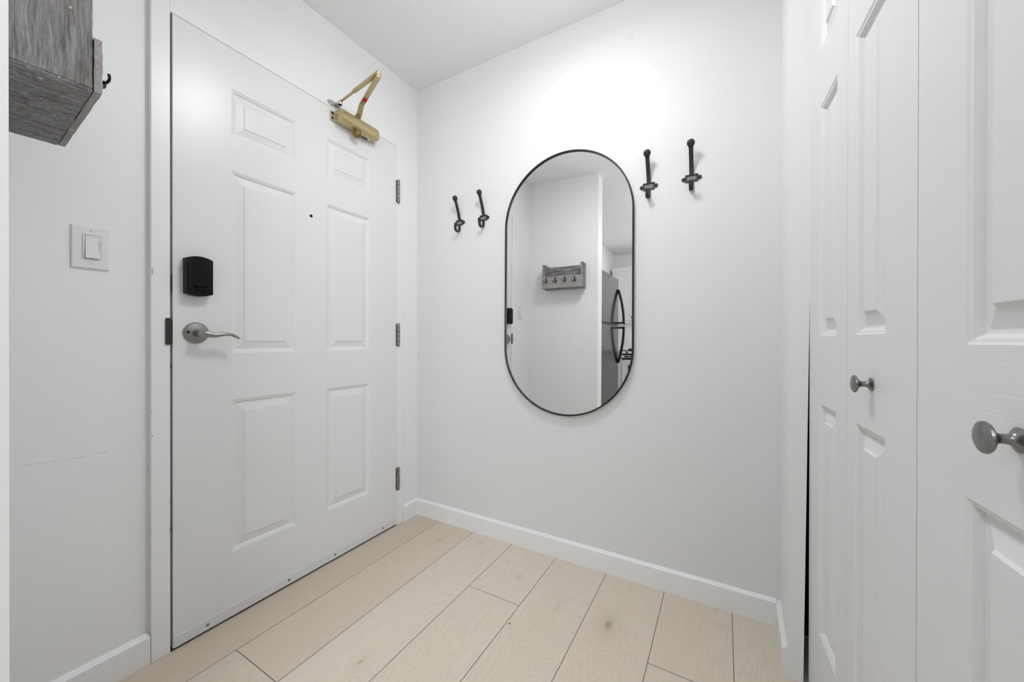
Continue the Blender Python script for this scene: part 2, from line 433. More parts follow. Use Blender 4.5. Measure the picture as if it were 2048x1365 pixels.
# short return at the closet: its free end leans a little
bm = BM()
pl = [(1.702, 0.0), (1.694, -0.237), (1.7315, -0.2385), (1.7315, 0.0)]; pt = [(1.702, 0.0), (1.694, -0.237), (1.7575, -0.2385), (1.7575, 0.0)]
A = [bm.verts.new((*p, 0)) for p in pl]; B = [bm.verts.new((*p, H)) for p in pt]
bm.faces.new(A); bm.faces.new(B[::-1])
for i in range(4): bm.faces.new((A[i], B[i], B[(i+1) % 4], A[(i+1) % 4]))
struct(obj('wall_right', bm, M['wall']), 'narrow white wall return between the back wall and the closet doors', 'wall')
# wall that carries the rustic shelf (slightly out of square)
SHA = math.atan2(-0.032, 0.615)
bm = BM(); add_prism(bm, [(-0.05, -1.449), (0.607, -1.4825), (0.600, -1.617), (-0.05, -1.583)], 2, 0, H)
struct(obj('wall_partition', bm, M['wall']), 'white partition wall end at the left edge, carrying the wooden shelf', 'wall')
# closet interior and its header, right hall wall
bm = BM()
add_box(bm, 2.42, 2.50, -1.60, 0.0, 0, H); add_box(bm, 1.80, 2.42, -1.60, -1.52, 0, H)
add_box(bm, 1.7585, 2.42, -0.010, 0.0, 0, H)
struct(obj('wall_closet', bm, M['void']), 'closet inside seen through the gap, coloured dark for its shade', 'wall')  # lack of light inside is put into the near-black colour
bm = BM(); add_prism(bm, [(1.7577, -0.15), (1.7995, -1.46), (1.90, -1.46), (1.90, -0.15)], 2, 2.055, H)
struct(obj('trim_header', bm, M['wall']), 'white wall strip above the closet doors', 'wall')
bm = BM(); add_prism(bm, [(1.803, -1.462), (1.815, -1.95), (1.95, -1.95), (1.95, -1.462)], 2, 0, H)
struct(obj('wall_hall', bm, M['wall']), 'white hall wall past the closet', 'wall')
bm = BM(); add_box(bm, -0.16, 5.0, -4.60, -4.45, 0, H)
struct(obj('wall_kitchen', bm, M['wall']), 'white kitchen wall at the far end, seen in the mirror', 'wall')

# baseboards
def base_run(name, a, b, n, t, h, label, chamfer=0.0):
    """board from a to b (2-D), standing off towards n"""
    a, b, n = Vector(a), Vector(b), Vector(n).normalized()
    bm = BM(); prof = [(0, 0), (t, 0), (t, h-0.0085), (0.0030, h+0.0015), (0, h+0.0015)]
    A = [bm.verts.new((*(a+n*u), v)) for u, v in prof]; B = [bm.verts.new((*(b+n*u), v)) for u, v in prof]
    bm.faces.new(A); bm.faces.new(B[::-1])
    for i in range(len(prof)): bm.faces.new((A[i], B[i], B[(i+1) % 5], A[(i+1) % 5]))
    return struct(obj(name, bm, M['trim']), label, 'baseboard')
base_run('baseboard_left', (-0.020, -1.448), (-0.020, -1.1475), (1, 0), 0.0175, 0.089, 'white baseboard left of the entry door, below the light switch')
base_run('baseboard_corner', (-0.004, -0.1075), (-0.004, 0.0), (1, 0), 0.0145, 0.089, 'short white baseboard between the entry door frame and the corner')
base_run('baseboard_back', (0.0105, 0.0), (1.6895, 0.0), (0, -1), 0.012, 0.089, 'long white baseboard along the back wall under the mirror')
base_run('baseboard_right', (1.702, 0.0), (1.694, -0.237), (-1, 0.034), 0.0125, 0.089, 'short white baseboard on the wall return beside the closet')

# ------------------------------------------------------------------ moulded-panel leaf
PROF_DOOR = [(0, 0), (0.0030, -0.0022), (0.0065, -0.0026), (0.0120, -0.0075), (0.0155, -0.0080), (0.0380, -0.0036), (0.0400, -0.0032), (0.0425, -0.0006)]
PROF_CLOSET = [(0, 0), (0.0030, -0.0022), (0.0065, -0.0030), (0.0120, -0.0108), (0.0165, -0.0118), (0.0385, -0.0052), (0.0405, -0.0046), (0.0440, -0.0006)]
def panel_leaf(name, W, z0, z1, T, cols, rows, prof, mats, parent, mw, out=1):
    """local: x along width, y outward (out=+1/-1), z up; front face at y=0"""
    bm = BM()
    xs = sorted({0.0, W, *[c for cc in cols for c in cc]}); zs = sorted({z0, z1, *[r for rr in rows for r in rr]})
    cache = {}
    def V(x, y, z):
        k = (round(x, 5), round(y, 5), round(z, 5))
        if k not in cache: cache[k] = bm.verts.new((x, y*out, z))
        return cache[k]
    for i in range(len(xs)-1):
        for j in range(len(zs)-1):
            a, b, c, d = xs[i], xs[i+1], zs[j], zs[j+1]
            incol = any(abs(a-q[0]) < 1e-6 and abs(b-q[1]) < 1e-6 for q in cols)
            inrow = any(abs(c-q[0]) < 1e-6 and abs(d-q[1]) < 1e-6 for q in rows)
            if incol and inrow:
                rings = []
                for ins, dep in prof:
                    rings.append([V(a+ins, dep, c+ins), V(b-ins, dep, c+ins), V(b-ins, dep, d-ins), V(a+ins, dep, d-ins)])
                for r1, r2_ in zip(rings, rings[1:]):
                    for k in range(4): bm.faces.new((r1[k], r1[(k+1) % 4], r2_[(k+1) % 4], r2_[k]))
                bm.faces.new(rings[-1])
            else:
                f = bm.faces.new((V(a, 0, c), V(b, 0, c), V(b, 0, d), V(a, 0, d)))
                if incol and len(mats) > 1: f.material_index = 1
    # sides and back
    be = [e for e in bm.edges if len(e.link_faces) == 1]
    r = bmesh.ops.extrude_edge_only(bm, edges=be)
    nv = [g_ for g_ in r['geom'] if isinstance(g_, bmesh.types.BMVert)]
    for v_ in nv: v_.co.y = -T*out
    ne = [e for e in bm.edges if len(e.link_faces) == 1]
    bmesh.ops.contextual_create(bm, geom=ne)
    return obj(name, bm, mats, parent, mw=mw)

# ------------------------------------------------------------------ entry door
# local frame of the door: x = +Y of the room, -y = outward, z up
DOORM = Matrix(((0, -1, 0, 0), (1, 0, 0, 0), (0, 0, 1, 0), (0, 0, 0, 1)))
yd0, yd1 = -1.0945, -0.1600
cols = [(-0.931-yd0, -0.700-yd0), (-0.564-yd0, -0.336-yd0)]
rows = [(0.236, 0.781), (0.949, 1.600), (1.728, 1.893)]
Mw = Matrix.Translation((0, yd0, 0)) @ DOORM
door = panel_leaf('door_1', yd1-yd0, 0.0075, 2.0355, 0.044, cols, rows, PROF_DOOR, [M['door']], None, Mw, -1)
struct(door, 'white six-panel entry door with black keypad lock and brass closer', 'door')
INV = Mw.inverted()
def on_door(name, bm, m_, smooth=True, parent=None):
    """bm is written in room coordinates"""
    bmesh.ops.transform(bm, matrix=INV, verts=bm.verts)
    return obj(name, bm, m_, parent or door, smooth)

RX90 = Matrix(((0, 0, 1, 0), (0, 1, 0, 0), (-1, 0, 0, 0), (0, 0, 0, 1)))   # lathe axis -> +X
def axis_x(x, y, z): return Matrix.Translation((x, y, z)) @ RX90

# lever handle
bm = BM()
add_lathe(bm, [(0.0, 0.0), (0.0345, 0.0), (0.0350, 0.003), (0.0335, 0.0048), (0.0318, 0.0050), (0.0308, 0.0068), (0.0235, 0.0090), (0.0175, 0.0104), (0.0150, 0.0110), (0.0, 0.0110)], axis_x(0.0002, -1.035, 1.019), 48)
rose = on_door('door_handle', bm, M['nickel'])
tag(rose, 'satin nickel lever handle on a round rose')
bm = BM()
add_lathe(bm, [(0.0, 0.009), (0.0118, 0.009), (0.0118, 0.016), (0.0134, 0.019), (0.0138, 0.046), (0.0132, 0.0490), (0.0118, 0.0502), (0.0, 0.0503)], axis_x(0.0, -1.033, 1.0185), 32)
path = smooth_path([(0.041, -1.030, 1.017), (0.044, -1.018, 1.0145), (0.047, -0.999, 1.0118), (0.049, -0.975, 1.0150), (0.050, -0.957, 1.0145), (0.0515, -0.942, 1.0085), (0.053, -0.931, 1.0010)], 6)
nP = len(path)
def lp(i):
    t = i/(nP-1); hh = 0.0088*(1-t)**2.2 + 0.0046 + (-0.0012 if t > 0.9 else 0); ww = 0.0095 - 0.0015*t
    return ell(hh, ww, 16)
add_sweep(bm, path, lp, (0, 0, 1))
on_door('lever', bm, M['nickel'], parent=rose)
bm = BM(); add_lathe(bm, [(0.0, 0.009), (0.0042, 0.009), (0.0042, 0.0125), (0.003, 0.0135), (0, 0.0138)], axis_x(0.0, -1.0585, 1.0215), 16)
on_door('privacy_pin', bm, M['screw_dark'], parent=rose)

# keypad deadbolt interior
bm = BM()
yl, yr, zb, zt = -1.069, -0.9975, 1.1475, 1.2615
poly = []
for k in range(13):
    t = k/12; poly.append((yl + (yr-yl)*t, zb - 0.0075*4*t*(1-t)))
for k in range(13):
    t = k/12; poly.append((yr - (yr-yl)*t, zt + 0.0085*4*t*(1-t)))
fs = add_prism(bm, poly, 0, 0.0003, 0.030)
fr = [f for f in bm.faces if all(abs(v.co.x-0.030) < 1e-5 for v in f.verts)][0]
bmesh.ops.bevel(bm, geom=list(fr.edges), offset=0.003, segments=3, profile=0.6, affect='EDGES')
lock = on_door('deadbolt_lock', bm, M['black'])
tag(lock, 'black rectangular electronic deadbolt housing with arched ends')
bm = BM()
TC = (0.0, -1.0305, 1.1705)
add_lathe(bm, [(0.0, 0.0295), (0.0185, 0.0295), (0.0185, 0.0312), (0.0172, 0.0325), (0.0, 0.0328)], axis_x(*TC), 32)
path = [(0.0365, -1.0475, 1.1735), (0.0375, -1.040, 1.1737), (0.038, -1.0305, 1.1740), (0.0375, -1.021, 1.1742), (0.0365, -1.0135, 1.1745)]
add_sweep(bm, path, lambda i: rrect(0.0022, 0.0055, 0.0008, 2), (0, 0, 1))
on_door('thumb_turn', bm, M['black'], parent=lock)
bm = BM(); add_lathe(bm, [(0, 0), (0.0016, 0), (0.0016, 0.0006), (0, 0.0010)], Matrix.Translation((0.012, yl, 1.2135)) @ Matrix.Rotation(PI/2, 4, 'X'), 10)
on_door('set_screw', bm, M['chrome'], parent=lock)

# peephole
bm = BM(); add_lathe(bm, [(0.0, 0.0004), (0.0062, 0.0004), (0.0062, 0.0012), (0.0052, 0.0015), (0, 0.0015)], axis_x(0.0, -0.636, 1.524), 24)
tag(on_door('peephole', bm, M['black']), 'small black peephole')
# door sweep and its screws
bm = BM(); add_box(bm, -0.0005, 0.0022, yd0+0.002, yd1-0.001, 0.0075, 0.0435, bev=0.0006, seg=1)
sweep = on_door('door_sweep', bm, M['sweep'], smooth=False)
for ys in (-1.003, -0.729, -0.523, -0.250):
    bm = BM(); add_lathe(bm, [(0.0, 0.0020), (0.0050, 0.0022), (0.0042, 0.0036), (0.0, 0.0044)], axis_x(0.0, ys, 0.0245), 14)
    add_box(bm, 0.0043, 0.0047, ys-0.0036, ys+0.0036, 0.0239, 0.0251)
    on_door('screw', bm, M['hinge'], parent=sweep)
# hinges
for zc in (1.7945, 1.0235, 0.2490):
    bm = BM(); h0 = zc - 0.0585; seg5 = 0.117/5; T_ = Matrix.Translation((0.0055, -0.1515, 0))
    for k in range(5):
        a, b = h0 + seg5*k + 0.0006, h0 + seg5*(k+1) - 0.0006
        add_lathe(bm, [(0, a), (0.0078, a), (0.0082, a+0.0008), (0.0082, b-0.0008), (0.0078, b), (0, b)], T_, 18)
    add_lathe(bm, [(0, h0-0.0045), (0.0045, h0-0.004), (0.0072, h0-0.001), (0.0072, h0+0.118), (0.0045, h0+0.1215), (0, h0+0.122)], T_, 16)
    add_box(bm, -0.0008, 0.0012, -0.1640, -0.1515, h0+0.0003, h0+0.1167)
    on_door('hinge', bm, M['hinge'])

# frame of the entry door
bm = BM()
fo0, fo1, fi0, fi1, ft, fit = -1.1465, -0.1085, -1.1005, -0.1585, 2.0865, 2.0375
def fbox(y0, y1, z0, z1): add_box(bm, -0.060, 0.0, y0, y1, z0, z1, bev=0.0015, seg=2)
fbox(fo0, fi0, 0.0, ft); fbox(fi1, fo1, 0.0, ft); fbox(fi0+0.0001, fi1-0.0001, fit, ft)
frame = struct(obj('trim_1', bm, M['frame'], smooth=False), 'white steel door frame with chipped paint at its left edge', 'door frame')
bm = BM()
add_box(bm, -0.095, -0.0465, fi0-0.02, fi0+0.014, 0, ft-0.01); add_box(bm, -0.095, -0.0465, fi1-0.014, fi1+0.02, 0, ft-0.01)
add_box(bm, -0.095, -0.0465, fi0, fi1, fit-0.014, ft-0.01)
obj('door_stop', bm, M['gap'], frame)
bm = BM(); add_box(bm, -0.13, -0.096, fo0+0.03, fo1-0.03, 0, 2.07)
obj('door_backing', bm, M['void'], frame)  # near-black backing sheet added behind the door to darken its gaps
bm = BM(); add_box(bm, -0.05, -0.002, fi0-0.0005, fi0+0.0012, 1.149, 1.207)
obj('deadbolt_strike', bm, M['black'], frame)
bm = BM()
add_prism(bm, [(p[0]-1.1065, p[1]+1.0225) for p in rrect(0.0068, 0.0425, 0.005, 4)], 0, -0.001, 0.0035)
add_box(bm, -0.045, 0.0030, fi0-0.0005, fi0+0.0022, 0.985, 1.060, bev=0.0006, seg=1)
tag(obj('strike_plate', bm, M['bronze'], frame), 'dark bronze strike plate')
bm = BM(); add_box(bm, -0.05, -0.001, fi0+0.001, -0.162, 0.0, 0.006, bev=0.001, seg=1)
obj('threshold', bm, M['bronze'], frame)

# ------------------------------------------------------------------ door closer
clo = empty('door_closer', (0.0, -0.43, 2.0))
tag(clo, 'gold door closer with folded arm at the top of the entry door', 'door closer')
def on(par, name, bm, m_, smooth=True):
    w = Matrix.Identity(4); p = par
    while p: w = p.matrix_basis @ w; p = p.parent
    bmesh.ops.transform(bm, matrix=w.inverted(), verts=bm.verts)
    return obj(name, bm, m_, par, smooth)
bm = BM(); add_box(bm, 0.0005, 0.0065, -0.5490, -0.3090, 1.976, 2.021, bev=0.0012, seg=1)
pl_ = on(clo, 'mounting_plate', bm, M['plate'])
for zs in (2.010, 1.989):
    bm = BM(); add_lathe(bm, [(0.0056, 0.0066), (0.0054, 0.0082), (0.0040, 0.0098), (0.0020, 0.0100), (0.0020, 0.0085), (0, 0.0085)], axis_x(0, -0.5405, zs), 18)
    on(pl_, 'screw', bm, M['bronze'])
# body: long casting with a rounded nose, blunt left end
bm = BM()
prof = [(0.0065, 1.9760), (0.040, 1.9730), (0.052, 1.9765), (0.0585, 1.984), (0.0605, 1.993), (0.0605, 2.009), (0.0585, 2.0190), (0.052, 2.0262), (0.040, 2.0295), (0.0065, 2.0280)]
secs = [(-0.5290, 0.86, 0.0), (-0.5270, 0.97, 0), (-0.5200, 1.0, 0), (-0.345, 1.0, 0), (-0.330, 0.97, 0), (-0.3215, 0.88, 0), (-0.3165, 0.72, 0), (-0.3145, 0.45, 0)]
rings = []
for ys, s_, _ in secs:
    rings.append([bm.verts.new((0.0065 + (px-0.0065)*(0.92 if s_ < 0.9 and ys < -0.5 else (s_ if ys > -0.4 else 1)), ys, 2.0008 + (pz-2.0008)*s_)) for px, pz in prof])
for a, b in zip(rings, rings[1:]):
    for k in range(len(prof)): bm.faces.new((a[k], a[(k+1) % len(prof)], b[(k+1) % len(prof)], b[k]))
bm.faces.new(rings[0]); bm.faces.new(rings[-1])
body = on(clo, 'closer_body', bm, M['brass'])
bm = BM(); add_lathe(bm, [(0, 1.9430), (0.0105, 1.9438), (0.0165, 1.9470), (0.0195, 1.9525), (0.0200, 1.9590), (0.0185, 1.9640), (0.0165, 1.9680), (0.0165, 1.9750), (0, 1.9750)], Matrix.Translation((0.038, -0.436, 0)), 28)
tag(on(clo, 'pinion_cap', bm, M['brass_dark']), 'round dark gold cap under the body')
bm = BM(); add_box(bm, 0.0068, 0.030, -0.408, -0.352, 1.9715, 1.9760, bev=0.0008, seg=1)
tag(on(clo, 'adjusting_label', bm, M['ink_white'], False), 'small pale label plate')
bm = BM(); add_box(bm, 0.012, 0.024, -0.400, -0.362, 1.9705, 1.9716)
on(clo, 'label_print', bm, M['screw_dark'], False)
# main arm: cranked flat bar from the pinion to the elbow
pin = Vector((0.036, -0.432, 2.034)); elb = Vector((0.300, -0.540, 2.070))
dr = (elb - pin); dr.z = 0; dr.normalize(); sd = Vector((-dr.y, dr.x, 0))
bm = BM()
path = smooth_path([pin + Vector((0, 0, 0.006)), pin + dr*0.018 + Vector((0, 0, 0.006)), pin + dr*0.034 + Vector((0, 0, 0.012)), pin + dr*0.050 + Vector((0, 0, 0.027)), pin + dr*0.066 + Vector((0, 0, 0.033)), pin + dr*0.09 + Vector((0, 0, 0.034)), elb], 4)
nM = len(path)
add_sweep(bm, path, lambda i: rrect(0.0125 - 0.0025*i/nM, 0.0030, 0.0012, 2), sd)
add_lathe(bm, [(0, 0.0), (0.0135, 0.0), (0.0135, 0.010), (0.008, 0.013), (0, 0.013)], Matrix.Translation(pin), 24)
main = on(clo, 'main_arm', bm, M['brass'])
bm = BM(); add_lathe(bm, [(0, -0.008), (0.0075, -0.008), (0.0105, -0.004), (0.0110, 0.004), (0.0095, 0.0065), (0.0105, 0.009), (0.0105, 0.019), (0.0075, 0.022), (0.0045, 0.0225), (0.0045, 0.027), (0, 0.027)], Matrix.Translation(elb), 24)
on(clo, 'elbow_joint', bm, M['brass'])
# red label under the main arm, with its small printed mark
lc = pin + dr*0.108 + Vector((0, 0, 0.0306))
up_n = Vector((0, 0, -1))
def label_quad(bm, cu, cv, hu, hv, dz):
    c0 = lc + dr*cu + sd*cv + up_n*dz
    q = [c0 + dr*a + sd*b for a, b in ((-hu, -hv), (hu, -hv), (hu, hv), (-hu, hv))]
    q2 = [p_ + up_n*0.0003 for p_ in q]
    A = [bm.verts.new(p_) for p_ in q]; B = [bm.verts.new(p_) for p_ in q2]
    bm.faces.new(A); bm.faces.new(B[::-1])
    for i in range(4): bm.faces.new((A[i], B[i], B[(i+1) % 4], A[(i+1) % 4]))
bm = BM(); label_quad(bm, 0, 0, 0.0140, 0.0098, 0.0)
st = on(main, 'label', bm, M['red'], False); tag(st, 'small red square label')
bm = BM()
label_quad(bm, -0.004, 0, 0.0012, 0.0055, 0.0004); label_quad(bm, 0.004, 0, 0.0012, 0.0055, 0.0004); label_quad(bm, 0.0, 0.0, 0.004, 0.0012, 0.0004)
on(main, 'label_mark', bm, M['dark_red'], False)
# forearm: tapered tube then threaded rod to the shoe on the frame head
foot = Vector((0.030, -0.520, 2.062)); e2 = elb + Vector((0, 0, 0.0155))
fd = (foot + Vector((0, 0, 0.002)) - e2); L_ = fd.length; fd.normalize(); fs_ = Vector((0, 0, 1)).cross(fd)
bm = BM()
pp = [e2 + fd*(L_*t) for t in (0.0, 0.06, 0.3, 0.60, 0.625, 0.64)]
wid = [0.0100, 0.0115, 0.0105, 0.0095, 0.0088, 0.0056]; th = [0.0030, 0.0036, 0.0050, 0.0058, 0.0056, 0.0042]
add_sweep(bm, pp, lambda i: ell(wid[i], th[i], 16), fs_)
on(clo, 'forearm', bm, M['brass'])
bm = BM(); add_sweep(bm, [e2 + fd*(L_*t) for t in (0.60, 0.8, 0.97)], lambda i: ell(0.0055, 0.0050, 12), fs_)
on(clo, 'adjusting_rod', bm, M['brass'])
# chrome shoe
bm = BM()
pts = []
for k in range(24):
    a = 2*PI*k/24; pts.append((-0.530 + 0.034*math.cos(a), 2.056 + 0.0125*math.sin(a)))
add_prism(bm, pts, 0, 0.0003, 0.0055)
add_prism(bm, [(y_, z_) for y_, z_ in ((-0.530, 2.052), (-0.510, 2.052), (-0.510, 2.060), (-0.530, 2.060))], 0, 0.005, 0.034)
add_lathe(bm, [(0, -0.006), (0.008, -0.006), (0.0095, -0.003), (0.0095, 0.006), (0.006, 0.010), (0, 0.010)], Matrix.Translation((0.030, -0.520, 2.058)), 20)
shoe = on(clo, 'frame_shoe', bm, M['chrome']); tag(shoe, 'chrome mounting shoe')
for ys in (-0.555, -0.5045):
    bm = BM(); add_lathe(bm, [(0, 0.0055), (0.0055, 0.0058), (0.005, 0.0085), (0, 0.0098)], axis_x(0, ys, 2.056), 14)
    on(shoe, 'screw', bm, M['chrome'])

# ------------------------------------------------------------------ light switch
sw = empty('light_switch', (-0.020, -1.268, 1.254))
tag(sw, 'white rocker dimmer switch on the wall left of the entry door', 'light switch')
bm = BM()
y0, y1, z0, z1 = -1.3045, -1.2325, 1.195, 1.312
add_prism(bm, [(y0, z0), (y1, z0), (y1, z1), (y0, z1)], 0, -0.020, -0.0135)
fr = [f for f in bm.faces if all(abs(v.co.x+0.0135) < 1e-5 for v in f.verts)][0]
bmesh.ops.bevel(bm, geom=list(fr.edges), offset=0.0035, segments=3, profile=0.6, affect='EDGES')
on(sw, 'wall_plate', bm, M['plastic'], False)
bm = BM(); add_box(bm, -0.0140, -0.01325, -1.2853, -1.2487, 1.2213, 1.2887)
on(sw, 'recess_line', bm, M['groove'], False)
bm = BM(); add_box(bm, -0.0140, -0.0124, -1.2845, -1.2495, 1.2221, 1.2879, bev=0.0005, seg=1)
on(sw, 'insert', bm, M['plastic'], False)
bm = BM()
add_prism(bm, [(-0.0122, 1.2868), (-0.0128, 1.2232), (-0.0068, 1.2245), (-0.0095, 1.2560), (-0.0112, 1.2862)], 1, -1.2795, -1.2545)
on(sw, 'rocker', bm, M['plastic'], False)
bm = BM(); add_box(bm, -0.0125, -0.01225, -1.2802, -1.2538, 1.2226, 1.2874)
on(sw, 'recess_shadow_line', bm, M['groove'], False)
bm = BM(); add_box(bm, -0.0125, -0.0110, -1.2525, -1.2508, 1.2460, 1.2720)
on(sw, 'dimmer_slider', bm, M['plastic'], False)
for zs in (1.3020, 1.2095):
    bm = BM(); add_lathe(bm, [(0, 0.0), (0.0030, 0.0), (0.0028, 0.0010), (0, 0.0014)], axis_x(-0.0136, -1.268, zs), 16)
    add_box(bm, -0.0122, -0.01205, -1.2705, -1.2655, zs-0.0003, zs+0.0003, mi=1)
    on(sw, 'screw', bm, [M['plastic'], M['groove']])

# ------------------------------------------------------------------ rustic shelf (hangs on the partition wall)
SO = Vector((0.0, -1.4495, 0.0))
shelf = empty('key_shelf', (0.0, -1.4505, 1.46), SHA)
tag(shelf, 'grey weathered wooden key shelf with small hooks at the upper left', 'shelf')
def rough_box(bm, x0, x1, y0, y1, z0, z1, jag=0.0006, seed=1, n=14):
    """board with slightly worn edges: a subdivided box with tiny irregularity"""
    rn = random.Random(seed); add_box(bm, x0, x1, y0, y1, z0, z1, bev=0.0012, seg=1)
    ed = [e for e in bm.edges if e.calc_length() > 0.03]
    bmesh.ops.subdivide_edges(bm, edges=ed, cuts=n, use_grid_fill=True)
    for v_ in bm.verts: v_.co += Vector((rn.uniform(-1, 1), rn.uniform(-1, 1), rn.uniform(-1, 1)))*jag
xa, xb = 0.150, 0.505
def shelf_part(name, dims, m_, seed):
    bm = BM(); rough_box(bm, *dims, seed=seed); return obj(name, bm, m_, shelf)
shelf_part('side_panel', (xb-0.019, xb, 0.002, 0.100, 0.0018, 0.205), M['wood_z'], 1)
shelf_part('side_panel', (xa, xa+0.019, 0.002, 0.100, 0.0018, 0.205), M['wood_z'], 2)
shelf_part('back_panel', (xa+0.020, xb-0.020, 0.001, 0.012, 0.012, 0.196), M['wood_x'], 3)
shelf_part('bottom_panel', (xa+0.0195, xb-0.0195, 0.013, 0.0995, 0.002, 0.016), M['wood_x'], 4)
# end pieces of the underside so the sides read as set on a base
shelf_part('base_board', (xa, xb, 0.002, 0.100, -0.004, 0.0015), M['wood_crackle'], 6)
fb = shelf_part('front_board', (xa-0.001, xb+0.001, 0.1015, 0.1125, -0.002, 0.098), M['wood_pale'], 5)
for hx in (0.188, 0.272, 0.356, 0.440):
    bm = BM()
    add_lathe(bm, [(0, 0), (0.0055, 0), (0.0055, 0.0025), (0, 0.0030)], Matrix.Translation((hx, 0.1130, 0.054)) @ Matrix.Rotation(-PI/2, 4, 'X') , 12)
    add_sweep(bm, smooth_path([(hx, 0.1145, 0.082), (hx, 0.1160, 0.070), (hx, 0.1160, 0.048)], 4), lambda i: ell(0.0048, 0.0018, 10), (1, 0, 0))
    add_lathe(bm, [(0, -0.0055), (0.0040, -0.004), (0.0055, 0), (0.0040, 0.004), (0, 0.0055)], Matrix.Translation((hx, 0.1170, 0.083)), 12)
    for s_ in (-1, 1):
        pth = smooth_path([(hx, 0.1160, 0.050), (hx+s_*0.006, 0.1195, 0.0455), (hx+s_*0.013, 0.1265, 0.0475), (hx+s_*0.0180, 0.1300, 0.0550), (hx+s_*0.0190, 0.1290, 0.0640)], 5)
        add_sweep(bm, pth, lambda i: ell(0.0024, 0.0024, 8), (0, 0, 1) if False else (0.2, 0.1, 1))
    obj('key_hook', bm, M['screw_dark'], shelf, True)

# ------------------------------------------------------------------ coat hooks (back wall)
def make_hook():
    root = empty('coat_hook')
    # local: x along wall, y = -outward (room -Y is outward), z up; plate centre at origin
    bm = BM()
    w, h, t = 0.0225, 0.0135, 0.0045
    # frame ring of the card holder
    outer = [(-w, -h), (w, -h), (w, h), (-w, h)]; iw, ih = 0.0170, 0.0082; inner = [(-iw, -ih), (iw, -ih), (iw, ih), (-iw, ih)]
    def P(u, v_, d): return bm.verts.new((u, -d, v_))
    fo = [P(u, v_, t) for u, v_ in outer]; fi = [P(u, v_, t) for u, v_ in inner]; fl_ = [P(u*0.97, v_*0.95, 0.0022) for u, v_ in inner]; bo = [P(u, v_, 0.0003) for u, v_ in outer]
    for k in range(4):
        j = (k+1) % 4
        bm.faces.new((fo[k], fo[j], fi[j], fi[k])); bm.faces.new((fi[k], fi[j], fl_[j], fl_[k])); bm.faces.new((bo[k], bo[j], fo[j], fo[k]))
    bm.faces.new(fl_); bm.faces.new(bo)
    # top lip of the holder
    add_box(bm, -w, w, -0.0062, -0.0040, h-0.0022, h+0.0006, bev=0.0005, seg=1)
    for s_ in (-1, 1):
        add_lathe(bm, [(0.0022, 0.0003), (0.0078, 0.0003), (0.0078, 0.0032), (0.0070, 0.0040), (0.0030, 0.0040), (0.0022, 0.0030)], Matrix.Translation((s_*0.0275, 0, -0.0005)) @ Matrix.Rotation(PI/2, 4, 'X'), 20)
    obj('card_holder', bm, M['hook'], root, True)
    bm = BM(); add_box(bm, -0.0163, 0.0163, -0.0031, -0.0024, -0.0077, 0.0077)
    c_ = obj('card_insert', bm, M['card'], root); tag(c_, 'plain grey card')
    for s_ in (-1, 1):
        bm = BM(); add_lathe(bm, [(0.0, 0.0008), (0.0024, 0.0008), (0.0024, 0.0040), (0.0012, 0.0048), (0, 0.0049)], Matrix.Translation((s_*0.0275, 0, -0.0005)) @ Matrix.Rotation(PI/2, 4, 'X'), 12)
        obj('screw', bm, M['screw_dark'], root, True)
    # upper arm: flat strap rising outward to a round knob
    bm = BM()
    path = smooth_path([(0, -0.0026, 0.0105), (0, -0.0028, 0.014), (0, -0.0046, 0.024), (0, -0.0105, 0.045), (0, -0.0225, 0.075), (0, -0.0340, 0.100), (0, -0.0395, 0.113)], 5)
    n = len(path)
    def pr(i):
        t_ = i/(n-1); wd = 0.0078 + (0.0022*max(0, (t_-0.84)/0.16)); return rrect(wd, 0.0021, 0.0009, 2)
    add_sweep(bm, path, pr, (1, 0, 0))
    T = Matrix.Translation((0, -0.0415, 0.1185)) @ Matrix.Rotation(math.radians(24), 4, 'X') @ Matrix.Diagonal((1, 0.8, 1, 1))
    pf = [(0.0142*math.sin(PI*k/10), -0.0142*math.cos(PI*k/10)) for k in range(11)]
    add_lathe(bm, pf, T, 22)
    obj('upper_arm', bm, M['hook'], root, True)
    bm = BM()
    pts = [(0, -0.0026, -0.0105), (0, -0.0032, -0.020), (0, -0.0042, -0.033)]
    for k in range(1, 8):
        a = math.radians(180 + 22.5*k); pts.append((0, -(0.0210 + 0.0170*math.cos(a)), -0.0345 + 0.0165*math.sin(a)))
    pts += [(0, -0.0395, -0.028), (0, -0.0405, -0.0205)]
    path = smooth_path(pts, 3); n2 = len(path)
    add_sweep(bm, path, lambda i: rrect(0.0072, 0.0023, 0.0009, 2), (1, 0, 0))
    obj('lower_hook', bm, M['hook'], root, True)
    return root
hk = make_hook()
HG = 'black card-holder coat hooks on the back wall'
hooks = [(0.3015, 1.6215, 'black coat hook left of the mirror, the one nearer the door corner'),
         (0.4550, 1.6230, 'black coat hook left of the mirror, the one nearer the mirror'),
         (1.2620, 1.6215, 'black coat hook right of the mirror, the one nearer the mirror'),
         (1.4190, 1.6215, 'black coat hook right of the mirror, the one nearer the closet')]
for i, (hx, hz, lb) in enumerate(hooks):
    if i == 0: r_ = hk
    else:
        r_ = hk.copy(); COL.objects.link(r_)
        for ch in hk.children:
            c_ = ch.copy(); COL.objects.link(c_); c_.parent = r_
    r_.location = (hx, 0.0, hz); tag(r_, lb, 'coat hook', HG)

